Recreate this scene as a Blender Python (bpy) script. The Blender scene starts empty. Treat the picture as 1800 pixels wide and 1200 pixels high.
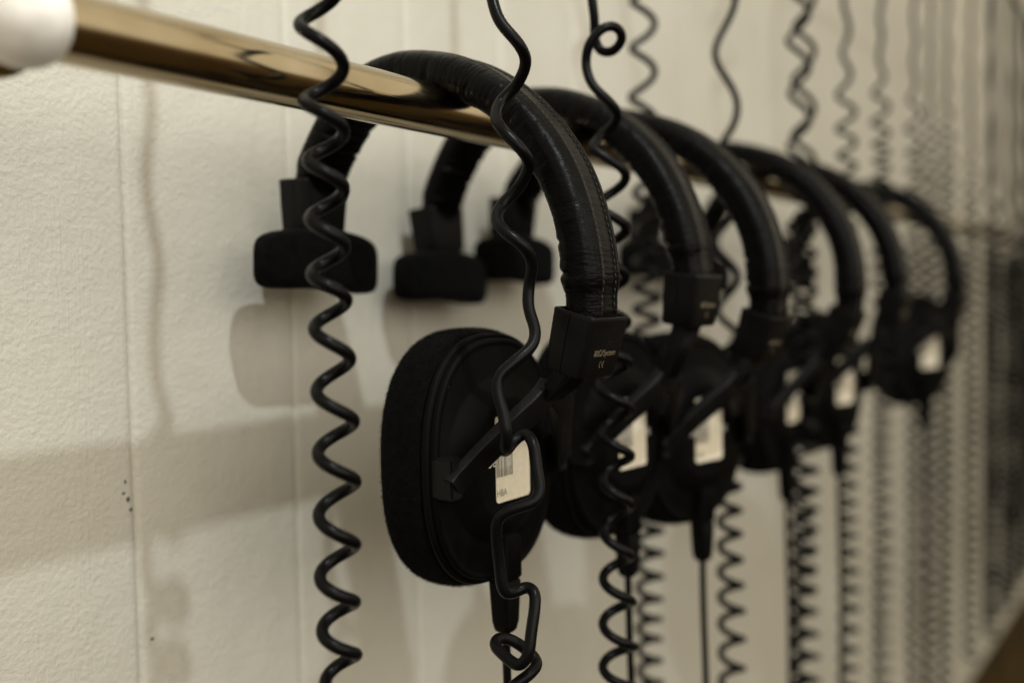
import bpy, bmesh, math, random
import numpy as np
from mathutils import Matrix, Vector
R = math.radians
rnd = random.Random(7)
SC = bpy.context.scene
COL = SC.collection

# ------------------------------------------------------------------ camera
# world: X along the rail (away from the camera), +Y into the wall, Z up, metres.
RAIL_Y, RAIL_Z = -0.12, 0.865          # rail axis; the wall face is at Y = 0, the floor at Z = 0
MM = 0.001
def W(x, s, h):                        # millimetres along the rail, towards the wall, above the rail axis
    return Vector((x*MM, RAIL_Y + s*MM, RAIL_Z + h*MM))
th, pitch, roll = R(35.5), R(2.49), R(1.1)
r0 = Vector((math.sin(th), -math.cos(th), 0)); f0 = Vector((math.cos(th), math.sin(th), 0)); zz = Vector((0, 0, 1))
fw = f0*math.cos(pitch) - zz*math.sin(pitch); up = f0*math.sin(pitch) + zz*math.cos(pitch)
rt = r0*math.cos(roll) - up*math.sin(roll); up = r0*math.sin(roll) + up*math.cos(roll)
cd = bpy.data.cameras.new('Camera'); cam = bpy.data.objects.new('Camera', cd); COL.objects.link(cam)
m = Matrix((rt, up, -fw)).transposed().to_4x4(); m.translation = W(-348.5, -283.0, -83.5); cam.matrix_world = m
cd.sensor_width = 36; cd.lens = 35; cd.clip_start = 0.01; cd.clip_end = 50
cd.dof.use_dof = True; cd.dof.focus_distance = 0.402; cd.dof.aperture_fstop = 3.3; cd.dof.aperture_blades = 0
SC.camera = cam
# ------------------------------------------------------------------ light: a dim interior, one small key lamp above, an added soft front fill
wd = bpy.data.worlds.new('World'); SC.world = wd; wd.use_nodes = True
# the room around: pale walls above eye level, dark brown floor and furniture below (what the rail reflects)
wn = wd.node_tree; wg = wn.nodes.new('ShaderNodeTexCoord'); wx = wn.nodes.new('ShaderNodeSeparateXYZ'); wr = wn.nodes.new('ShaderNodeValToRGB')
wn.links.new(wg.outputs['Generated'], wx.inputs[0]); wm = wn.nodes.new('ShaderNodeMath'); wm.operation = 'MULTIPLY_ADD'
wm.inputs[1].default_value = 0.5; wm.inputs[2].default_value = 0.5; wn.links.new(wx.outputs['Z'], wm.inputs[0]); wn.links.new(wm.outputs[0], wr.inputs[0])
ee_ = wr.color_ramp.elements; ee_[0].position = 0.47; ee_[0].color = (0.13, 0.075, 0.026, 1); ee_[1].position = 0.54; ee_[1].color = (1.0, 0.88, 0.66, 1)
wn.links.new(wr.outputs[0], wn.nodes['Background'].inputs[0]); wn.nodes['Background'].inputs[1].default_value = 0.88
def lamp(name, kind, loc, target, energy, color, size=0.1, size_y=None):
    l = bpy.data.lights.new(name, kind); l.energy = energy; l.color = color
    if kind == 'AREA':
        l.size = size
        if size_y: l.shape = 'RECTANGLE'; l.size_y = size_y
    else: l.shadow_soft_size = size
    o = bpy.data.objects.new(name, l); COL.objects.link(o); o.location = loc
    d = Vector(target) - Vector(loc); o.rotation_euler = d.to_track_quat('-Z', 'Y').to_euler(); return o
lamp('key_spot', 'POINT', W(-198, -471, 660), W(0, 0, 0), 18.0, (0.90, 0.97, 1.0), 0.010)
lamp('front_fill', 'AREA', W(-450, -1800, 600), W(-50, 0, -150), 25, (1.0, 0.96, 0.90), 2.6, 1.2)  # unseen soft fill from the room side, added to brighten the lower wall
SC.view_settings.view_transform = 'Standard'; SC.view_settings.look = 'None'
SC.view_settings.exposure = 0.0; SC.view_settings.gamma = 1.0; SC.view_settings.use_curve_mapping = False
SC.render.engine = 'CYCLES'

# ------------------------------------------------------------------ materials
def new_mat(name):
    mt = bpy.data.materials.new(name); mt.use_nodes = True
    nt = mt.node_tree; return mt, nt, nt.nodes['Principled BSDF']
def nd(nt, t, **kw):
    n = nt.nodes.new(t)
    for k, v in kw.items(): setattr(n, k, v)
    return n
def noise(nt, vec, scale, detail=3, rough=0.5):
    n = nd(nt, 'ShaderNodeTexNoise'); n.inputs['Scale'].default_value = scale
    n.inputs['Detail'].default_value = detail; n.inputs['Roughness'].default_value = rough
    nt.links.new(vec, n.inputs['Vector']); return n
def ramp(nt, src, a, b, ca, cb):
    n = nd(nt, 'ShaderNodeValToRGB'); e = n.color_ramp.elements
    e[0].position, e[1].position = a, b; e[0].color, e[1].color = ca, cb
    nt.links.new(src, n.inputs[0]); return n
def mapping(nt, out, scale):
    n = nd(nt, 'ShaderNodeMapping'); n.inputs['Scale'].default_value = scale; nt.links.new(out, n.inputs[0]); return n.outputs[0]
def bump(nt, bs, h, dist, strength=1.0, prev=None):
    b = nd(nt, 'ShaderNodeBump'); b.inputs['Distance'].default_value = dist; b.inputs['Strength'].default_value = strength
    nt.links.new(h, b.inputs['Height'])
    if prev: nt.links.new(prev.outputs[0], b.inputs['Normal'])
    nt.links.new(b.outputs[0], bs.inputs['Normal']); return b

def plastic(name, col, rough, grain=2500, dist=0.00006, spec=0.5, dust=0.0):
    mt, nt, bs = new_mat(name)
    tc = nd(nt, 'ShaderNodeTexCoord').outputs['Object']
    n1 = noise(nt, tc, 60, 4); n2 = noise(nt, tc, grain, 2)
    c = ramp(nt, n1.outputs[0], 0.3, 0.75, (*[v*0.8 for v in col], 1), (*[v*1.25 for v in col], 1))
    nt.links.new(c.outputs[0], bs.inputs['Base Color'])
    rr = ramp(nt, n1.outputs[0], 0.3, 0.7, (rough-0.06,)*3+(1,), (rough+0.08,)*3+(1,))
    nt.links.new(rr.outputs[0], bs.inputs['Roughness'])
    bs.inputs['Specular IOR Level'].default_value = spec
    bump(nt, bs, n2.outputs[0], dist)
    if dust:
        v = nd(nt, 'ShaderNodeTexVoronoi'); v.inputs['Scale'].default_value = 160; nt.links.new(tc, v.inputs['Vector'])
        k = ramp(nt, v.outputs['Distance'], 0.035, 0.06, (1, 1, 1, 1), (0, 0, 0, 1))
        g = ramp(nt, noise(nt, tc, 35, 2).outputs[0], 0.55, 0.62, (0, 0, 0, 1), (1, 1, 1, 1))
        mu = nd(nt, 'ShaderNodeMath', operation='MULTIPLY'); nt.links.new(k.outputs[0], mu.inputs[0]); nt.links.new(g.outputs[0], mu.inputs[1])
        mx = nd(nt, 'ShaderNodeMix', data_type='RGBA'); nt.links.new(mu.outputs[0], mx.inputs[0])
        nt.links.new(c.outputs[0], mx.inputs[6]); mx.inputs[7].default_value = (dust, dust*0.95, dust*0.85, 1)
        nt.links.new(mx.outputs[2], bs.inputs['Base Color'])
    return mt
def flat_mat(name, col, rough=0.6):
    mt, nt, bs = new_mat(name); bs.inputs['Base Color'].default_value = (*col, 1); bs.inputs['Roughness'].default_value = rough; return mt

M = {}
M['cord'] = plastic('cord_rubber', (0.0035, 0.0035, 0.0037), 0.30, 900, 0.00005, 0.10)
M['shell'] = plastic('matt_black_plastic', (0.0025, 0.0025, 0.0025), 0.50, 2600, 0.00005, 0.05, 0.08)
M['yoke'] = plastic('grained_black_plastic', (0.0035, 0.0035, 0.0037), 0.46, 1500, 0.00016, 0.17, 0.06)
M['housing'] = plastic('slider_plastic', (0.0035, 0.0035, 0.0037), 0.42, 1900, 0.0001, 0.14, 0.06)
M['foam'] = plastic('pad_foam', (0.008, 0.008, 0.008), 0.95, 1500, 0.0003, 0.1)
M['print'] = flat_mat('printed_lettering', (0.15, 0.12, 0.075))
M['logo'] = flat_mat('logo_print', (0.62, 0.60, 0.54))
M['ink'] = flat_mat('label_ink', (0.09, 0.085, 0.075))
# leather: fine transverse wrinkles along the UV of the band
mt, nt, bs = new_mat('black_leatherette'); M['leather'] = mt
uv = nd(nt, 'ShaderNodeUVMap').outputs[0]; tc = nd(nt, 'ShaderNodeTexCoord').outputs['Object']
bs.inputs['Base Color'].default_value = (0.002, 0.002, 0.0021, 1)
bs.inputs['Specular IOR Level'].default_value = 0.07
w1 = noise(nt, mapping(nt, uv, (520, 7, 1)), 1.0, 4, 0.6)
w2 = noise(nt, mapping(nt, uv, (130, 4, 1)), 1.0, 3)
w3 = noise(nt, tc, 1400, 2)
b1 = bump(nt, bs, w2.outputs[0], 0.0013, 0.85); b2 = bump(nt, bs, w1.outputs[0], 0.0006, 0.95, b1); bump(nt, bs, w3.outputs[0], 0.00007, 0.8, b2)
rr = ramp(nt, w2.outputs[0], 0.3, 0.7, (0.20,)*3+(1,), (0.34,)*3+(1,)); nt.links.new(rr.outputs[0], bs.inputs['Roughness'])
M['strip'] = plastic('seam_strip_leather', (0.004, 0.0038, 0.0036), 0.5, 900, 0.00012, 0.06)
M['thread'] = flat_mat('grey_thread', (0.035, 0.033, 0.03), 0.8)
mt, nt, bs = new_mat('black_velour'); M['velour'] = mt
tc = nd(nt, 'ShaderNodeTexCoord').outputs['Object']
c = ramp(nt, noise(nt, tc, 260, 4).outputs[0], 0.3, 0.7, (0.002, 0.002, 0.002, 1), (0.0045, 0.0045, 0.0045, 1)); nt.links.new(c.outputs[0], bs.inputs['Base Color'])
bs.inputs['Roughness'].default_value = 1.0; bs.inputs['Specular IOR Level'].default_value = 0.05
bs.inputs['Sheen Weight'].default_value = 0.02; bs.inputs['Sheen Roughness'].default_value = 0.4
bump(nt, bs, noise(nt, tc, 1800, 3).outputs[0], 0.0004)
M['fuzz'] = flat_mat('velour_pile', (0.005, 0.005, 0.005), 1.0); M['fuzz'].node_tree.nodes['Principled BSDF'].inputs['Specular IOR Level'].default_value = 0.1
# paper
mt, nt, bs = new_mat('label_paper'); M['paper'] = mt
tc = nd(nt, 'ShaderNodeTexCoord').outputs['Object']
c = ramp(nt, noise(nt, tc, 300, 4).outputs[0], 0.3, 0.7, (0.66, 0.60, 0.47, 1), (0.74, 0.68, 0.55, 1)); nt.links.new(c.outputs[0], bs.inputs['Base Color']); bs.inputs['Roughness'].default_value = 0.45
# brass
mt, nt, bs = new_mat('polished_brass'); M['brass'] = mt
tc = nd(nt, 'ShaderNodeTexCoord').outputs['Object']
bs.inputs['Metallic'].default_value = 1.0; bs.inputs['Base Color'].default_value = (0.62, 0.53, 0.37, 1)
st = noise(nt, mapping(nt, tc, (6, 900, 900)), 1.0, 3); bl = noise(nt, tc, 25, 3)
rr = ramp(nt, noise(nt, mapping(nt, tc, (25, 90, 90)), 1.0, 5, 0.65).outputs[0], 0.35, 0.7, (0.09,)*3+(1,), (0.26,)*3+(1,)); cc = ramp(nt, bl.outputs[0], 0.3, 0.75, (0.56, 0.49, 0.36, 1), (0.43, 0.35, 0.22, 1)); nt.links.new(cc.outputs[0], bs.inputs['Base Color']); nt.links.new(rr.outputs[0], bs.inputs['Roughness'])
bump(nt, bs, st.outputs[0], 0.00006, 0.7)
M['white_enamel'] = plastic('white_enamel', (0.82, 0.80, 0.74), 0.3, 400, 0.00002)
M['darkmetal'] = plastic('dark_metal', (0.03, 0.028, 0.026), 0.4)
# wall paint: orange peel, brush drag, slow undulation
mt, nt, bs = new_mat('wall_paint'); M['wall'] = mt
geo = nd(nt, 'ShaderNodeNewGeometry').outputs['Position']
n0 = noise(nt, geo, 9, 3); n1 = noise(nt, geo, 420, 3, 0.55); n2 = noise(nt, mapping(nt, geo, (1100, 400, 45)), 1.0, 3); n3 = noise(nt, geo, 70, 2)
c = ramp(nt, n0.outputs[0], 0.3, 0.7, (0.535, 0.515, 0.44, 1), (0.59, 0.57, 0.495, 1)); nt.links.new(c.outputs[0], bs.inputs['Base Color'])
bs.inputs['Roughness'].default_value = 0.5
b1 = bump(nt, bs, n3.outputs[0], 0.0012, 0.5); b2 = bump(nt, bs, n1.outputs[0], 0.0007, 0.75, b1)
msk = ramp(nt, noise(nt, mapping(nt, geo, (40, 1, 6)), 1.0, 2).outputs[0], 0.45, 0.6, (0, 0, 0, 1), (1, 1, 1, 1))
mu = nd(nt, 'ShaderNodeMath', operation='MULTIPLY'); nt.links.new(msk.outputs[0], mu.inputs[0]); nt.links.new(n2.outputs[0], mu.inputs[1])
bump(nt, bs, mu.outputs[0], 0.0005, 0.7, b2)
# wood floor
mt, nt, bs = new_mat('floor_wood'); M['wood'] = mt
tc = nd(nt, 'ShaderNodeTexCoord').outputs['Object']
g = noise(nt, mapping(nt, tc, (3, 60, 60)), 1.0, 5, 0.6)
c = ramp(nt, g.outputs[0], 0.3, 0.7, (0.02, 0.012, 0.003, 1), (0.06, 0.036, 0.008, 1)); nt.links.new(c.outputs[0], bs.inputs['Base Color']); bs.inputs['Roughness'].default_value = 0.75; bs.inputs['Specular IOR Level'].default_value = 0.08

# ------------------------------------------------------------------ mesh helpers
def mesh(name, v, f, mat, smooth=True, uvs=None, sharp=None):
    me = bpy.data.meshes.new(name); me.from_pydata([tuple(p) for p in v], [], [tuple(q) for q in f]); me.update()
    me.materials.append(mat)
    if smooth:
        me.polygons.foreach_set('use_smooth', [True]*len(me.polygons))
        if sharp:
            bm = bmesh.new(); bm.from_mesh(me)
            for e in bm.edges:
                if len(e.link_faces) == 2 and e.calc_face_angle(0) > sharp: e.smooth = False
            bm.to_mesh(me); bm.free()
    if uvs is not None:
        l = me.uv_layers.new(name='UVMap'); idx = np.empty(len(me.loops), dtype=np.int32); me.loops.foreach_get('vertex_index', idx)
        l.data.foreach_set('uv', np.asarray(uvs, dtype=np.float32)[idx].ravel())
    return me
def add(name, me, parent=None, mat=None):
    o = bpy.data.objects.new(name, me); COL.objects.link(o)
    if parent: o.parent = parent
    if mat is not None: o.matrix_local = mat
    return o
def tag(o, label, cat=None, group=None, kind=None):
    if label: o['label'] = label
    if cat: o['category'] = cat
    if group: o['group'] = group
    if kind: o['kind'] = kind
    return o
def empty(name, loc):
    o = bpy.data.objects.new(name, None); COL.objects.link(o); o.location = loc; o.empty_display_size = 0.02; return o
def loft(rings, cap0=True, cap1=True, close=False):
    n = len(rings[0]); v = [p for r in rings for p in r]; f = []
    for i in range(len(rings)-1):
        for j in range(n):
            k = (j+1) % n; f.append((i*n+j, i*n+k, (i+1)*n+k, (i+1)*n+j))
    if cap0: f.append(tuple(reversed(range(n))))
    if cap1: f.append(tuple((len(rings)-1)*n+j for j in range(n)))
    return v, f
def frames(P):
    P = np.asarray(P, float); T = np.gradient(P, axis=0); T /= np.linalg.norm(T, axis=1)[:, None]
    N = np.zeros_like(P); a = np.array([0, 1., 0]) if abs(T[0][1]) < .9 else np.array([1., 0, 0])
    N[0] = a - T[0]*(a@T[0]); N[0] /= np.linalg.norm(N[0])
    for i in range(1, len(P)):
        q = N[i-1] - T[i]*(N[i-1]@T[i]); N[i] = q/np.linalg.norm(q)
    return P, T, N, np.cross(T, N)
def tube(P, rad, seg=10):
    P, T, N, B = frames(P); a = np.linspace(0, 2*np.pi, seg, endpoint=False)
    rad = np.broadcast_to(np.asarray(rad, float), (len(P),))
    V = P[:, None, :] + rad[:, None, None]*(np.cos(a)[None, :, None]*N[:, None, :] + np.sin(a)[None, :, None]*B[:, None, :])
    return loft([list(r) for r in V])
def spline(pts, step):
    p = np.asarray(pts, float); p = np.vstack([2*p[0]-p[1], p, 2*p[-1]-p[-2]]); out = []
    for i in range(1, len(p)-2):
        n = max(2, int(np.linalg.norm(p[i+1]-p[i])/step))
        t = np.linspace(0, 1, n, endpoint=False)[:, None]
        out.append(0.5*((2*p[i]) + (-p[i-1]+p[i+1])*t + (2*p[i-1]-5*p[i]+4*p[i+1]-p[i+2])*t**2 + (-p[i-1]+3*p[i]-3*p[i+1]+p[i+2])*t**3))
    out.append(p[-2][None, :]); return np.vstack(out)
def smooth_path(P, it):
    P = P.copy()
    for _ in range(it): P[1:-1] = 0.25*P[:-2] + 0.5*P[1:-1] + 0.25*P[2:]
    return P
def oval(a, b, n=72, e=2.35):
    t = np.linspace(0, 2*np.pi, n, endpoint=False); c, s = np.cos(t), np.sin(t)
    return np.sign(c)*np.abs(c)**(2/e)*a, np.sign(s)*np.abs(s)**(2/e)*b
def oval_ring(a, b, y, n=72, e=2.35, oz=0):       # outward is -Y
    x, z = oval(a, b, n, e); return [(x[i]*MM, -y*MM, (z[i]+oz)*MM) for i in range(n)]
def rrect(a, b, r, notch=None, k=5):              # rounded rectangle in (x, y); optional seam notch on the x sides at y = notch
    pts = []
    for cx, cy, a0 in ((a-r, b-r, 0), (-(a-r), b-r, 90), (-(a-r), -(b-r), 180), (a-r, -(b-r), 270)):
        if notch is not None and a0 == 180: pts += [(-a, notch+.3), (-a+.45, notch), (-a, notch-.3)]
        for i in range(k+1):
            t = R(a0 + 90*i/k); pts.append((cx + r*math.cos(t), cy + r*math.sin(t)))
        if notch is not None and a0 == 270: pts += [(a, notch-.3), (a-.45, notch), (a, notch+.3)]
    return pts
def box_mesh(name, sx, sy, sz, mat, bev=0.0, seg=2):
    bm = bmesh.new(); bmesh.ops.create_cube(bm, size=1)
    bmesh.ops.scale(bm, vec=(sx, sy, sz), verts=bm.verts)
    if bev: bmesh.ops.bevel(bm, geom=list(bm.edges), offset=bev, segments=seg, affect='EDGES')
    me = bpy.data.meshes.new(name); bm.to_mesh(me); bm.free(); me.materials.append(mat)
    if bev: pass
    return me
def bar_mesh(name, P, wids, ths, upv, mat, bev=1.0):   # rounded bar along P; width along upv-ish axis
    P = np.asarray(P, float); T = np.gradient(P, axis=0); T /= np.linalg.norm(T, axis=1)[:, None]; rings = []
    for i in range(len(P)):
        u = np.asarray(upv, float); u = u - T[i]*(u@T[i]); u /= np.linalg.norm(u); w = np.cross(T[i], u)
        rings.append([P[i] + (u*x + w*y)*MM for x, y in rrect(wids[i]/2, ths[i]/2, bev, None, 3)])
    return mesh(name, *loft(rings), mat, sharp=R(50))
def text_mesh(name, body, size, mat, sx=1.0, depth=0.00005):
    cu = bpy.data.curves.new(name, 'FONT'); cu.body = body; cu.size = size; cu.align_x = 'CENTER'; cu.align_y = 'CENTER'; cu.extrude = depth
    o = bpy.data.objects.new(name, cu); COL.objects.link(o)
    me = bpy.data.meshes.new_from_object(o.evaluated_get(bpy.context.evaluated_depsgraph_get()))
    bpy.data.objects.remove(o); bpy.data.curves.remove(cu)
    me.materials.clear(); me.materials.append(mat); me.transform(Matrix.Diagonal((sx, 1, 1, 1))); me.transform(Matrix.Rotation(R(90), 4, 'X')); return me

# ------------------------------------------------------------------ setting: wall of painted boards, wooden floor
wall = add('wall', box_mesh('wall', 4.4, 0.02, 2.2, M['wall'])); wall.location = (1.6, 0.0165, 1.1); wall['kind'] = 'structure'
BW = 0.0970
prof = [(-BW/2, 0.006), (-BW/2, 0.0018), (-BW/2+0.0010, 0.0009), (-BW/2+0.0022, 0.00005)] + [(-BW/2+0.004+i*(BW-0.008)/10, -0.00025*math.sin(math.pi*i/10)-0.0001) for i in range(11)] + [(BW/2-0.0022, 0.00005), (BW/2-0.0010, 0.0009), (BW/2, 0.0018), (BW/2, 0.006)]
v = [(x, y, z) for z in (-1.1, 1.1) for x, y in prof]; n = len(prof)
f = [(i, i+1, n+i+1, n+i) for i in range(n-1)]
board = mesh('board', v, f, M['wall'], True, sharp=R(40))
for i in range(-5, 36):
    o = add('wall_board', board, wall); x = -0.0822 + (i+0.5)*0.0970
    o.location = (x - 1.6, rnd.uniform(-.0003, .0003)-0.0165, 0); o.rotation_euler.z = R(rnd.uniform(-.8, .8))
floor = add('floor', box_mesh('floor', 7.4, 3.0, 0.02, M['wood'])); floor.location = (1.9, -1.5, -0.0125); floor['kind'] = 'structure'
# planks of the floor that come into view
pl = box_mesh('plank', 1.2, 0.098, 0.016, M['wood'], 0.0012, 1)
for j in range(10):
    for i in range(3):
        o = add('floor_plank', pl, floor); o.location = (-0.5 + i*1.204 + (j % 3)*0.37, 1.45 - j*0.1, 0.0125 - 0.006 + rnd.uniform(-.0003, .0003))

# flecks of chipped paint on the wall
chips = [(-87, -163, 1.0, 1.2), (-88, -168, 1.3, .8), (-86, -171, 1.2, 1.6), (-84.5, -176, 1.1, 1.2), (-76, -238, 1.2, .9), (-24, -222, 1.0, 1.4), (-124, -262, .6, 1.0), (-116, -272, .6, 1.2)]
for i, (x, h, a, b) in enumerate(chips):
    k = 9; ring = [[(math.cos(2*math.pi*j/k)*a*MM*rf*rnd.uniform(.6, 1), y*MM, math.sin(2*math.pi*j/k)*b*MM*rf*rnd.uniform(.6, 1)) for j in range(k)] for y, rf in ((0, 1.0), (-.25, .8))]
    o = add('paint_chip', mesh('paint_chip', *loft(ring), M['ink']), wall); o.location = (x*MM-1.6, -0.0165-0.0004, RAIL_Z-1.1+h*MM)

# ------------------------------------------------------------------ rails
def revolve(profile, seg=48):            # (axial mm, radius mm) along X
    return loft([[(a*MM, r*MM*math.cos(2*math.pi*j/seg), r*MM*math.sin(2*math.pi*j/seg)) for j in range(seg)] for a, r in profile])
rail = empty('hanging_rail', W(-192, 0, 0)); tag(rail, 'polished brass tube rail running along the wall above the temple pads', 'rail')
add('tube', mesh('tube', *revolve([(0, 11), (2800, 11)], 64), M['brass'], sharp=R(60)), rail)
# bracket at the near end: ball fitting on a wall post
br = empty('rail_bracket', W(-192, 120, 0)); tag(br, 'out-of-focus white ball bracket holding the near end of the brass rail', 'bracket')
prof = [(14.5*math.sin(R(a)), 14.5*math.cos(R(a))) for a in range(-90, 91, 10)]; prof = [(-14.5, .2)] + prof[1:-1] + [(14.5, .2)]
add('ball', mesh('ball', *revolve(prof, 40), M['white_enamel']), br, Matrix.Translation((0, -.120, 0)))
rot = Matrix.Rotation(R(90), 4, 'Z')
add('post', mesh('post', *revolve([(10, 9), (118, 9)], 40), M['white_enamel'], sharp=R(60)), br, Matrix.Translation((0, -.120, 0)) @ rot)
add('collar', mesh('collar', *revolve([(16, 9), (16, 13.5), (17, 14.5), (24, 14.5), (25, 13.5), (25, 9)], 40), M['brass'], sharp=R(50)), br, Matrix.Translation((0, -.120, 0)) @ rot)
add('wall_flange', mesh('wall_flange', *revolve([(112, 9), (112, 20), (114, 22), (120, 22)], 40), M['white_enamel'], sharp=R(50)), br, Matrix.Translation((0, -.120, 0)) @ rot)
ur = empty('cord_rail', W(-188, -24, 352)); tag(ur, 'thin dark upper rail from which the cords hang, seen in the top right corner', 'rail')
add('rod', mesh('rod', *revolve([(0, 5), (3000, 5)], 20), M['darkmetal'], sharp=R(60)), ur)

# ------------------------------------------------------------------ headphones: shared part meshes (millimetres about the rail axis, x along the rail, y towards the wall, z up)
BAND = [(85, -39), (83.5, -28), (77, -15), (67.5, -2), (56, 10.5), (42, 18.5), (25, 22), (8, 20.5), (-14, 14.5), (-34, 3), (-52, -14), (-65, -34), (-73, -60), (-75, -85), (-73, -99)]
bp = spline([(0, a, b) for a, b in BAND], 0.55)
# resample evenly
seglen = np.r_[0, np.cumsum(np.linalg.norm(np.diff(bp, axis=0), axis=1))]; LEN = seglen[-1]
uu = np.arange(0, LEN, 0.55); bp = np.stack([np.interp(uu, seglen, bp[:, k]) for k in range(3)], 1); bp = smooth_path(bp, 60)
T = np.gradient(bp, axis=0); T /= np.linalg.norm(T, axis=1)[:, None]
Nn = np.stack([np.zeros(len(bp)), -T[:, 2], T[:, 1]], 1)          # towards the outside of the arch
if Nn[len(bp)//2][2] < 0: Nn = -Nn
NP = 84; ph = np.linspace(0, 2*np.pi, NP, endpoint=False); e = 2.7
sb = np.sign(np.cos(ph))*np.abs(np.cos(ph))**(2/e)*14.3; sn = np.sign(np.sin(ph))*np.abs(np.sin(ph))**(2/e)*9.2
rg = np.random.default_rng(5)
# folds: deep narrow tucks on the inner side and edges, soft pillows between
D = np.zeros((len(uu), NP)); U = uu[:, None]; PH = ph[None, :]
inner = np.clip((0.45 - np.sin(PH))/1.2, 0, 1)
tucks = np.cumsum(rg.uniform(6, 15, 40)); tucks = tucks[tucks < LEN-4]
for t in tucks:
    c0 = rg.choice([-np.pi/2, 0.0, np.pi, -np.pi/4, -3*np.pi/4]); wd_ = rg.uniform(0.7, 1.7); dep = rg.uniform(.5, 1.5); sl = rg.uniform(-1.4, 1.4)
    da = np.abs((PH - c0 + np.pi) % (2*np.pi) - np.pi); win = np.exp(-(da/rg.uniform(.8, 1.5))**4)
    uc = t + sl*np.sin(PH) + 0.5*np.sin(3*PH+t)
    D -= dep*np.exp(-((U-uc)/wd_)**2)*win*inner
    D += 0.3*dep*np.exp(-((U-uc-2.6*wd_)/(1.8*wd_))**2)*win*inner + 0.3*dep*np.exp(-((U-uc+2.6*wd_)/(1.8*wd_))**2)*win*inner
for q in range(150):                       # fine creases
    t = rg.uniform(0, LEN); c0 = rg.uniform(-np.pi*.95, -0.05) if rg.random() < .7 else rg.uniform(0, 2*np.pi)
    da = np.abs((PH - c0 + np.pi) % (2*np.pi) - np.pi)
    D -= rg.uniform(.06, .2)*np.exp(-((U-t-.8*np.sin(PH+t))/rg.uniform(.35, .8))**2)*np.exp(-(da/rg.uniform(.25, .7))**2)*inner
D += 0.5*np.sin(U/9.0+1.3*np.cos(PH))*inner
sm_ = lambda d: np.clip((d-9)/9, 0, 1)**2*(3-2*np.clip((d-9)/9, 0, 1))
endsc = 0.87 + 0.13*np.minimum(sm_(uu-8), sm_(LEN-uu-8))
SB = np.repeat(sb[None, :], len(uu), 0)*endsc[:, None]; SN = np.repeat(sn[None, :], len(uu), 0)*endsc[:, None]
rl = np.sqrt(SB**2+SN**2); SB = SB*(1+D/rl); SN = SN*(1+D/rl)
# outer seam strip: a shallow recess with raised piping at both edges
top = SN > 3
SN = np.where(top, SN - 0.9*np.exp(-(SB/5.4)**10) + 0.35*np.exp(-((np.abs(SB)-6.4)/.7)**2), SN)
V = (bp[:, None, :] + Nn[:, None, :]*SN[:, :, None]); V[:, :, 0] += SB
uvs = np.stack([np.repeat(uu[:, None]*MM, NP, 1), np.repeat(ph[None, :]/(2*np.pi), len(uu), 0)], 2).reshape(-1, 2)
vv, ff = loft([list(r*MM) for r in V])
ME = {}
ME['headband'] = mesh('headband', vv, ff, M['leather'], uvs=uvs)
# stitches along the strip
sv, sf = [], []
for side in (-1, 1):
    for i in range(24, len(bp)-24, 5):
        a, b = bp[i], bp[min(i+3, len(bp)-1)]
        off = Nn[i]*(9.2*endsc[i]-0.72); P = np.stack([a+off, (a+b)/2+off+Nn[i]*.18, b+off]); P[:, 0] += side*4.7
        q, g = tube(P*MM, 0.00017, 5); k = len(sv); sv += q; sf += [tuple(x+k for x in y) for y in g]
ME['stitching'] = mesh('stitching', sv, sf, M['thread'])

# slider housing (both ends of the band)
def housing(seed):
    rings = []
    for z, a, b in ((-14, 12.2, 7.2), (-13.5, 13.9, 8.8), (-12, 14.5, 9.3), (0, 15.2, 9.9), (11.5, 15.6, 10.3), (13, 15.7, 10.4), (13.6, 15.4, 10.1), (13.6, 14.4, 9.1), (13, 14.1, 8.8), (4, 13.9, 8.6)):
        rings.append([(x*MM*.94, y*MM*.96, z*MM*.94) for x, y in rrect(a, b, 2.3, 1.2 if b > 8.25 else 1.2)])
    return mesh('slider_housing', *loft(rings), M['housing'], sharp=R(42))
ME['slider_housing'] = housing(0)
ME['lettering'] = text_mesh('lettering', '80Ω/System', 0.0037, M['print'], 0.94)
def ce_mesh():
    v, f = [], []
    def arc(cx, r0_, r1_):
        k = len(v); n_ = 14
        for i in range(n_+1):
            t = R(90+180*i/n_)
            for r_ in (r0_, r1_): v.append(((cx+r_*math.cos(t))*MM, -0.00005, r_*math.sin(t)*MM))
        for i in range(n_): f.append((k+2*i, k+2*i+1, k+2*i+3, k+2*i+2))
    arc(-0.6, 1.05, 1.4); arc(1.7, 1.05, 1.4)
    k = len(v); v.extend([(.45*MM, -.00005, -.17*MM), (1.4*MM, -.00005, -.17*MM), (1.4*MM, -.00005, .17*MM), (.45*MM, -.00005, .17*MM)]); f.append((k, k+1, k+2, k+3))
    return mesh('conformity_mark', v, f, M['print'], False)
ME['conformity_mark'] = ce_mesh()
# temple pad: a loaf-shaped cushion, 70 long, 16 thick, 31 tall, slightly hollow underneath
rings = []; NX = 36
for i in range(NX+1):
    t = -1 + 2*i/NX; x = 37*t
    k = max(0.0, 1-abs(t)**8)**0.5 if abs(t) < 1 else 0; k = max(k, .06)
    topz = 12.0*(1-0.42*t*t) + 3.0; bot = -16.5 + 1.6*math.cos(t*math.pi/2)**2 - 0.8*t
    hz = (topz-bot)/2*(0.55+0.45*k) if k > .2 else (topz-bot)/2*(0.2+1.6*k); cz = (topz+bot)/2
    yb = 2.2*t*t
    a_ = np.linspace(0, 2*np.pi, 28, endpoint=False); ee = 4.0
    rings.append([(x*MM, (yb+np.sign(math.cos(q))*abs(math.cos(q))**(2/ee)*12.0*max(k, .35))*MM, (cz+np.sign(math.sin(q))*abs(math.sin(q))**(2/ee)*hz)*MM) for q in a_])
ME['temple_pad'] = mesh('temple_pad', *loft(rings), M['velour'])
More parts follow.
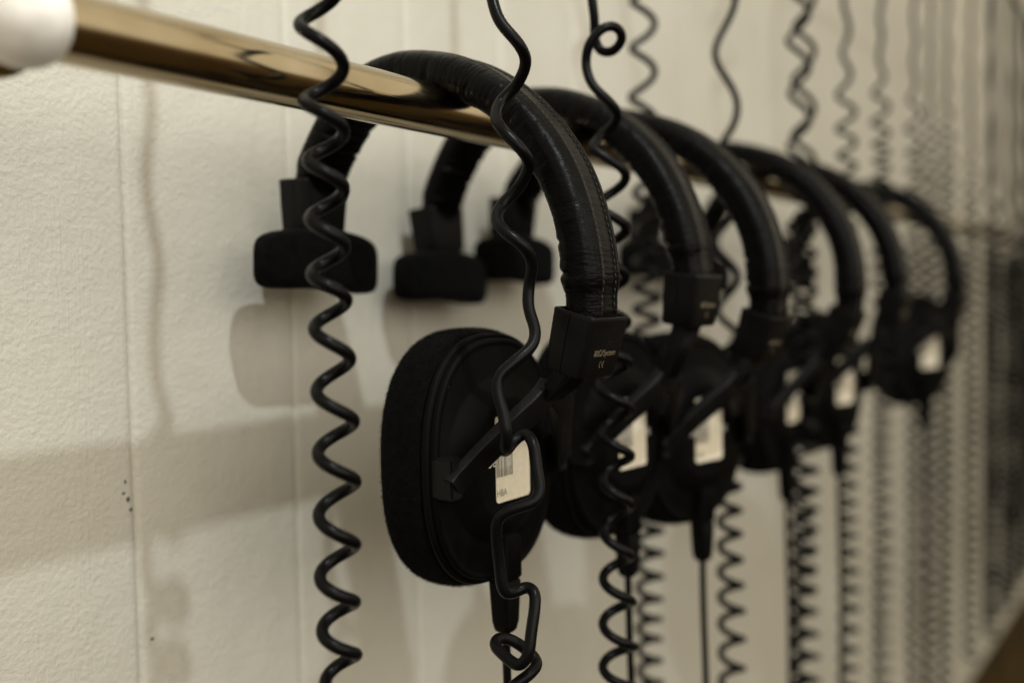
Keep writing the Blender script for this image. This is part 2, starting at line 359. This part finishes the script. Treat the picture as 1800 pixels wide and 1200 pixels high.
ME['pad_stem'] = box_mesh('pad_stem', .014, .006, .018, M['yoke'], .0012)

# ear cup (origin at the centre of its rim, outward is -Y)
EX = 2.45
sh = [(43, 52, -1.5), (44.6, 53.6, -1.2), (45.3, 54.3, 0), (45.6, 54.6, 1.2), (45.2, 54.2, 2.3), (44.3, 53.3, 2.7), (43.6, 52.6, 2.2), (43.3, 52.3, 2.4), (43.2, 52.2, 4.4), (42.8, 51.8, 5.3), (41.9, 50.9, 5.7), (40.8, 49.8, 5.4), (40.2, 49.2, 5.2)]
rings = [oval_ring(a, b, y, 96, EX) for a, b, y in sh]
for t in np.linspace(0, 1, 9):                              # blend from the rim oval to the round centre
    a = 40 + (38-40)*t; b = 49+(37-49)*t; rings.append(oval_ring(a, b, 5.2 + 1.6*t, 96, EX+(2-EX)*t))
for a, b, y in ((37.2, 36.2, 7.1), (36.6, 35.8, 7.5), (31, 32, 9.9), (25.5, 28, 12.0), (24.4, 27, 12.4), (23.2, 26, 12.5), (12, 14, 12.6), (1, 1.2, 12.6)): rings.append(oval_ring(a, b, y, 96, 2.0))
ME['shell'] = mesh('shell', *loft(rings), M['shell'], sharp=R(50))
pr = [(43, 52, -1.0), (45.4, 54.4, -1.6), (46.6, 55.6, -4), (47.2, 56.2, -9), (47.2, 56.2, -15), (46.4, 55.4, -20), (44, 53, -23.3), (40, 49, -24.6), (35, 44, -24), (30, 39, -21), (28, 37, -14), (28, 37, -3), (2, 2, -3)]
pr2 = spline([(a, b, c) for a, b, c in pr], 1.2)
rings = []
for a, b, y in pr2:
    ring = oval_ring(a, b, y, 120, EX); rings.append(ring)
ME['ear_pad'] = mesh('ear_pad', *loft(rings), M['velour'])
# velour pile: short hairs standing off the outer side of the pad
hv, hf = [], []
hr = random.Random(3); K = len(pr2)
def padpoint(i, j):
    return Vector(rings[i][j % 120])
outer = [i for i in range(K-1) if pr2[i][2] < -1.4 and pr2[i][0] > 38]
for q in range(42000):
    i = hr.choice(outer); j = hr.randrange(120); a, b = hr.random(), hr.random()
    p = padpoint(i, j).lerp(padpoint(i, j+1), a).lerp(padpoint(i+1, j).lerp(padpoint(i+1, j+1), a), b)
    nrm = (padpoint(i, j+1)-padpoint(i, j)).cross(padpoint(i+1, j)-padpoint(i, j)); nrm.normalize()
    if nrm.dot(Vector((p.x, 0, p.z))) < -0.02: nrm = -nrm
    d = (nrm + Vector((hr.gauss(0, .45), hr.gauss(0, .45), hr.gauss(0, .45)))).normalized()*hr.uniform(.0007, .0016)
    w = d.cross(Vector((hr.gauss(0, 1), hr.gauss(0, 1), hr.gauss(0, 1)))).normalized()*0.00007
    k = len(hv); hv += [p-w-d*.2, p+w-d*.2, p+d]; hf.append((k, k+1, k+2))
ME['pile'] = mesh('pile', hv, hf, M['fuzz'], False)
ME['pivot_boss'] = box_mesh('pivot_boss', .0075, .011, .017, M['yoke'], .0009)
# label with bar code, small print; logo under it
x, z = [p for p in zip(*rrect(12.6, 18.5, 2.0))]
ME['label'] = mesh('label', *loft([[(x[i]*MM, 0, z[i]*MM) for i in range(len(x))], [(x[i]*MM, -.00012, z[i]*MM) for i in range(len(x))]]), M['paper'], False)
bv, bf = [], []; xx = -12.1; b_r = random.Random(11)
while xx < -1.0:
    w = b_r.choice([.22, .22, .4, .6]); k = len(bv)
    bv += [(xx*MM, -.0002, -7.5*MM), ((xx+w)*MM, -.0002, -7.5*MM), ((xx+w)*MM, -.0002, 7*MM), (xx*MM, -.0002, 7*MM)]; bf.append((k, k+1, k+2, k+3)); xx += w + b_r.choice([.22, .22, .35, .55])
ME['bar_code'] = mesh('bar_code', bv, bf, M['ink'], False)
ME['small_print'] = text_mesh('small_print', 'HBA', 0.0042, M['ink'], 0.9, .00003)
ME['logo'] = text_mesh('logo', 'beyerdynamic', 0.0068, M['logo'], 0.86)
wl = max(v_.co.x for v_ in ME['logo'].vertices) - min(v_.co.x for v_ in ME['logo'].vertices)
ME['logo'].transform(Matrix.Diagonal((0.0345/wl, 1, 1, 1)))
# yoke (cup frame): hub, two arms; slider bar is made per headphone
HUBL = np.array([0, -33.0, 30.0])
def arm(sd):
    P = spline([(sd*2, -33, 31), (sd*11, -31.5, 24), (sd*25, -22.5, 11), (sd*38, -13.6, -3), (sd*41, -12.4, -6.0)], 2.0)
    n_ = len(P); return bar_mesh('yoke_arm', P*MM, np.linspace(13, 11, n_), np.linspace(5.4, 4.6, n_), (sd*0.45, -.25, .85), M['yoke'], 0.9)
ME['yoke_arm_a'], ME['yoke_arm_b'] = arm(-1), arm(1)
# cable boot and short cable (cup frame)
rings = []
for z, a, b in ((-33, 4.5, 4.5), (-34, 6.2, 5.6), (-52, 6.3, 5.6), (-53, 5.4, 4.8), (-53.6, 5.4, 4.8), (-54.2, 5.9, 5.2), (-72, 5.0, 4.5), (-75.5, 4.2, 3.8), (-76.5, 3.2, 3)):
    rings.append([(p*MM, (q-7.5)*MM, z*MM) for p, q in rrect(a, b, 1.8)])
ME['cable_boot'] = mesh('cable_boot', *loft(rings), M['shell'], sharp=R(42))

def rx(a): return Matrix.Rotation(R(a), 4, 'X')
def tr(x, s, h): return Matrix.Translation((x*MM, s*MM, h*MM))
HP = []
def headphones(x, delta, ds, cup, label, twist=0, near=False, pad_h=0, cupswivel=0, cable=1.0, boot_dx=0, splay=1.0):
    """delta: turn of the arch about the rail; ds: slide towards the wall (mm); cup: (s, h) of the rim centre"""
    root = empty('single_ear_headphones', W(x, 0, 0)); tag(root, label, 'headphones', 'headphones hanging on the brass rail')
    root.rotation_euler.z = R(twist)
    c, s_ = math.cos(R(delta)), math.sin(R(delta))
    q = np.stack([bp[:, 1]*splay*c - bp[:, 2]*s_ + ds, bp[:, 1]*splay*s_ + bp[:, 2]*c], 1)
    dh = -60.0
    while True:                                        # let the arch settle on the rail
        d = np.hypot(q[:, 0], q[:, 1]+dh)
        if d.min() > 15.8 and (q[:, 1]+dh)[np.abs(q[:, 0]).argmin()] > 0: break
        dh += 0.2
    MB = tr(0, ds, dh) @ rx(delta)
    hb = add('headband', ME['headband'], root, MB @ Matrix.Diagonal((1, splay, 1, 1)))
    st = add('stitching', ME['stitching'], hb); st['kind'] = 'stuff'
    MR = MB @ tr(0, -71.5*splay, -99.5) @ rx(15)
    h1 = add('slider_housing', ME['slider_housing'], root, MR)
    add('lettering', ME['lettering'], h1, Matrix.Translation((.0006, -.00945, -.0022)) @ rx(2.5))
    add('conformity_mark', ME['conformity_mark'], h1, Matrix.Translation((.0, -.00925, -.0069)) @ rx(2.5))
    ML = MB @ tr(0, 85*splay, -34) @ Matrix.Rotation(math.pi, 4, 'Z') @ rx(-2)
    add('slider_housing', ME['slider_housing'], root, ML)
    cb = tr(0, 85*splay, -34.5+pad_h)
    pm = MB @ cb; pc = pm.translation
    add('temple_pad', ME['temple_pad'], root, Matrix.Translation((.001, pc.y-.003, pc.z-.0255)) @ Matrix.Rotation(R(2.0), 4, 'Y'))
    add('pad_stem', ME['pad_stem'], root, Matrix.Translation((0, pc.y, pc.z-.0125)))
    MC = tr(0, *cup) @ Matrix.Rotation(R(cupswivel), 4, 'Z')
    ec = add('ear_cup', ME['shell'], root, MC)
    ep = add('ear_pad', ME['ear_pad'], root, MC)
    pf = add('pile', ME['pile'], ep); pf['kind'] = 'stuff'
    for sd in (-1, 1): add('pivot_boss', ME['pivot_boss'], ec, Matrix.Translation((sd*.0395, -.0085, -.0025)))
    add('yoke_arm', ME['yoke_arm_a'], root, MC); add('yoke_arm', ME['yoke_arm_b'], root, MC)
    hub = np.array(MC @ Vector(HUBL*MM)); top_ = np.array(MR @ Vector((0, 0, -.010)))
    P = spline([top_, top_*.5+hub*.5+np.array([0, -.0012, 0]), hub + np.array([0, .0005, -.002])], .002); n_ = len(P)
    sl = add('slider_bar', bar_mesh('slider_bar', P, np.linspace(23, 15, n_), np.linspace(6.5, 5.5, n_), (1, 0, 0), M['yoke'], 1.0), root)
    t = hub - top_; t /= np.linalg.norm(t); nrm = np.cross(np.array([1, 0, 0]), t); nrm *= -np.sign(nrm[1]) 
    for k in range(6):                                 # raised ribs on the slider
        ox = np.array([(-5+2.0*k)*1.2*MM, 0, 0])
        Q = np.stack([P[int(n_*.12)]+nrm*.00335+ox, P[int(n_*.5)]+nrm*.00335+ox, P[int(n_*.85)]+nrm*.0030+ox*.8])
        add('rib', mesh('rib', *tube(Q, .00035, 6), M['yoke']), sl)
    lb = add('label', ME['label'], ec, Matrix.Translation((.0005, -.01265, .001)))
    add('bar_code', ME['bar_code'], lb); add('small_print', ME['small_print'], lb, Matrix.Translation((-.0085, -.00013, -.0145)))
    add('logo', ME['logo'], ec, Matrix.Translation((0, -.01265, .0005)))
    add('cable_boot', ME['cable_boot'], root, MC @ Matrix.Translation((boot_dx*MM, 0, 0)))
    p0 = np.array(MC @ Vector(((boot_dx)*MM, -.0075, -.074)))
    P = spline([p0, p0+np.array([.0005, 0, -.03]), p0+np.array([.0015, -.001, -.12]), p0+np.array([-.001, .0, -.30*cable])], .006)
    add('cable', mesh('cable', *tube(P, .0019, 10), M['cord']), root)
    return root
headphones(0, 0, 0, (-20.6, -153), 'black single-ear headphones nearest the camera, in focus, with fuzzy round-edged ear pad', near=True)
headphones(112, -8, 19, (-19, -156), pad_h=-1, cupswivel=-5, label='black single-ear headphones second from the white ball bracket, just behind the sharp pair', boot_dx=2)
headphones(185, 3, 0, (-30, -162), splay=1.1, label= 'black single-ear headphones third along the brass rail from the bracket', boot_dx=0, cupswivel=-12)
headphones(366, 5, 2, (-14, -161), splay=1.04, label='black single-ear headphones fourth along the brass rail, blurred, with cup label half covered', boot_dx=0)
headphones(460, -3, 3, (-24, -156), 'black single-ear headphones fifth along the brass rail, strongly blurred', boot_dx=0, cupswivel=-12)
headphones(690, 0, 2, (-38, -142), label='farthest black single-ear headphones on the rail, its cup hanging higher than the rest', boot_dx=0, cupswivel=-24)

# ------------------------------------------------------------------ coiled cords
def helix(axis, rad, pitch, phase=0.0, hand=1, ppt=18, seed=0):
    """axis: list of (x, s, h) mm from top to bottom; rad/pitch: functions of h in mm"""
    ax = spline(axis, 1.0); q = random.Random(seed); P = []; a = phase
    L = np.r_[0, np.cumsum(np.linalg.norm(np.diff(ax, axis=0), axis=1))]; l = 0.0
    jx, jy, ja = q.uniform(0, 6), q.uniform(0, 6), q.uniform(0, 6)
    while l < L[-1]:
        c = np.array([np.interp(l, L, ax[:, k]) for k in range(3)]); h = c[2]
        p = pitch(h)*(1+.10*math.sin(l/31+ja)+.05*math.sin(l/9+jx)); r_ = rad(h)*(1+.06*math.sin(l/23+jy))
        P.append(c + np.array([r_*math.cos(a), hand*r_*math.sin(a), 0]) + .5*np.array([math.sin(l/19+jx), math.cos(l/27+jy), 0]))
        st = math.hypot(p/ppt, 2*math.pi*r_/ppt); frac = 1.0/ppt
        a += 2*math.pi*frac; l += p*frac
    return np.array(P)
def cord(P, label, wire=2.3, seg=12, group='coiled cords hanging past the rail'):
    o = add('coiled_cord', mesh('coiled_cord', *tube(np.array([W(*p) for p in P]), wire*MM, seg), M['cord']))
    return tag(o, label, 'cord', group)
def lerp(h, pts):                      # pts from high to low
    hs = [p[0] for p in pts][::-1]; vs = [p[1] for p in pts][::-1]; return float(np.interp(h, hs, vs))
C2 = [[-24, -42, 352], [-26, -45, 200], [-27, -44, 110], [-28.0, -46.8, 47.3], [-31.1, -50.4, 32.7], [-31.3, -54.2, 23.2], [-27.6, -60.1, 14.7], [-21.3, -59.0, 9.0], [-18.9, -52.5, 1.4], [-22.9, -47.4, -4.8], [-29.3, -49.4, -12.0], [-32.5, -55.7, -19.1], [-29.6, -62.1, -26.7], [-22.5, -60.3, -31.7], [-20.6, -53.3, -40.0], [-24.6, -48.2, -46.2], [-30.9, -50.1, -52.3], [-34.1, -56.4, -57.9], [-31.1, -62.8, -63.4], [-25.2, -62.9, -69.9], [-23.0, -59.7, -78.3], [-24.4, -60.1, -87.2], [-24.9, -63.5, -96.2], [-28.5, -64.2, -102.3], [-35.9, -61.1, -108.1], [-41.3, -57.4, -113.5], [-42.8, -57.5, -119.5], [-42.7, -59.9, -127.1], [-43.1, -61.7, -135.6], [-40.6, -58.7, -141.2], [-32.9, -54.1, -143.4], [-26.2, -53.0, -140.6], [-22.7, -55.9, -137.6], [-25.0, -61.5, -140.8], [-27.2, -64.4, -149.8], [-28.4, -66.7, -158.3], [-31.5, -66.2, -162.6], [-36.9, -60.5, -164.8], [-40.7, -55.4, -168.0], [-40.8, -54.1, -175.3], [-39.8, -54.5, -185.5], [-39.6, -55.5, -194.6], [-38.2, -56.0, -198.5], [-32.6, -57.0, -199.3], [-28.3, -59.5, -197.7], [-29.0, -63.8, -199.2], [-31.8, -65.5, -204.9], [-35.4, -66.2, -212.8], [-38.1, -66.5, -220.9], [-39.6, -62.9, -225.5], [-38.9, -55.1, -222.8], [-36.8, -49.2, -220.5], [-32.5, -48.3, -219.2], [-28.7, -52.0, -220.5], [-25.8, -58.2, -225.1], [-26.4, -62.7, -228.6], [-33.4, -63.4, -230.8], [-40.0, -59.7, -234.6], [-41.3, -55.0, -242.4], [-35.6, -53.4, -252.8], [-31.3, -59.9, -258.6], [-35.8, -64.3, -262.6], [-34, -58, -290], [-34, -58, -400]]
C3 = [[70, -24, 352], [70, -30, 150], [70.2, -34.2, 75.1], [70.3, -35.4, 58.7], [72.2, -35.4, 49.7], [74.6, -34.1, 41.4], [75.9, -36.5, 35.3], [76.8, -42.9, 34.4], [76.0, -48.4, 39.3], [72.0, -47.6, 44.0], [66.5, -43.3, 43.1], [63.3, -37.6, 35.9], [64.5, -34.9, 26.7], [64.2, -38.6, 16.7], [67.3, -45.4, 8.8], [73.1, -47.0, 3.5], [77.2, -41.1, -1.2], [74.2, -35.4, -6.7], [66.8, -35.9, -12.8]]
P = smooth_path(spline(C2, .8), 12); cord(P, 'kinked, stretched black cord hanging in front of the nearest headphones', 2.35, 16)
P1 = helix([(-100, -26, 352), (-100, -27, 0), (-98, -28, -420)], lambda h: lerp(h, [(350, 1.2), (85, 1.5), (50, 5.0), (25, 7.2), (-40, 6.1), (-300, 6.2)]), lambda h: lerp(h, [(350, 70), (90, 55), (40, 32), (20, 29), (-15, 24), (-60, 20.6), (-300, 20.2)]), 0.9, 1, 26, 1)
cord(P1, 'evenly coiled black cord at the left, nearest the white ball bracket', 2.3, 16)
A = smooth_path(spline(C3, .8), 10)
Bh = helix([(73.5, -42, -18), (71, -44, -120), (66, -47, -430)], lambda h: lerp(h, [(0, 7), (-60, 7.2), (-300, 7.0)]), lambda h: lerp(h, [(0, 26), (-100, 23), (-300, 21)]), 3.4, 1, 22, 3)
cord(np.vstack([A, Bh[3:]]), 'black cord with one small open loop at its top, between first and second headphones', 2.3, 14)
def gen(x, s, label, up_p, low_p, r_=7.0, ph=0.0, seed=0, wire=2.2, turn=-40, seg=8, r_up=None, drift=0, ppt=14):
    P = helix([(x, s, 352), (x+drift, s, 60), (x, s, -120), (x+rnd.uniform(-3, 3), s, -560)], lambda h: lerp(h, [(350, r_up or r_), (turn+40, r_up or r_), (turn, r_), (-500, r_)]), lambda h: lerp(h, sorted([(350, up_p*1.6), (turn+75, up_p*1.2), (turn+30, up_p), (turn+5, up_p*.8), (turn-45, low_p), (-500, low_p)], reverse=True)), ph, 1, ppt, seed)
    return cord(P, label, wire, seg)
gen(240, 27, 'zigzag black cord seen through the arch of the second headphones', 27, 15.5, 7.6, 0.5, 4, seg=12)
gen(252, -25, 'loosely waved cord rising behind the third headphones', 50, 17.5, 7.0, 2.2, 5, seg=12, turn=-90)
gen(384, -26, 'left one of the two intertwined cords behind the third headphones', 34, 16, 7.6, 0.4, 6, turn=-10)
gen(401, -24, 'right one of the two intertwined cords behind the third headphones', 34, 16.5, 7.6, 2.4, 7, turn=-10)
lab = ['blurred cord just past the fourth headphones, right of the intertwined pair', 'blurred cord between the fifth and the farthest headphones', 'blurred cord behind the farthest headphones, left of three close together', 'blurred cord behind the farthest headphones, middle of three close together', 'blurred cord behind the farthest headphones, right of three close together', 'blurred cord by itself just right of the farthest headphones']
for i, x in enumerate((497, 604, 728, 815, 880, 1010)):
    gen(x, -24 + rnd.uniform(-3, 3), lab[i], 32 + rnd.uniform(-3, 8), 15 + rnd.uniform(-1, 1), 7.2, rnd.uniform(0, 6), 10+i, turn=(70, 88, 92, 80, 95, 60)[i], r_up=(2.5, 1.2, 1.6, 1.0, 1.8, 1.2)[i], ppt=12)
for i in range(26):
    x = 1130 + i*66 + rnd.uniform(-20, 20)
    gen(x, -24 + rnd.uniform(-8, 8), 'far, strongly blurred cord in the dark bunch at the right edge', 60, 13, 8.0, rnd.uniform(0, 6), 30+i, turn=rnd.choice([-20, 10, 40, 70]), r_up=1.5, seg=6, ppt=10, wire=2.9)
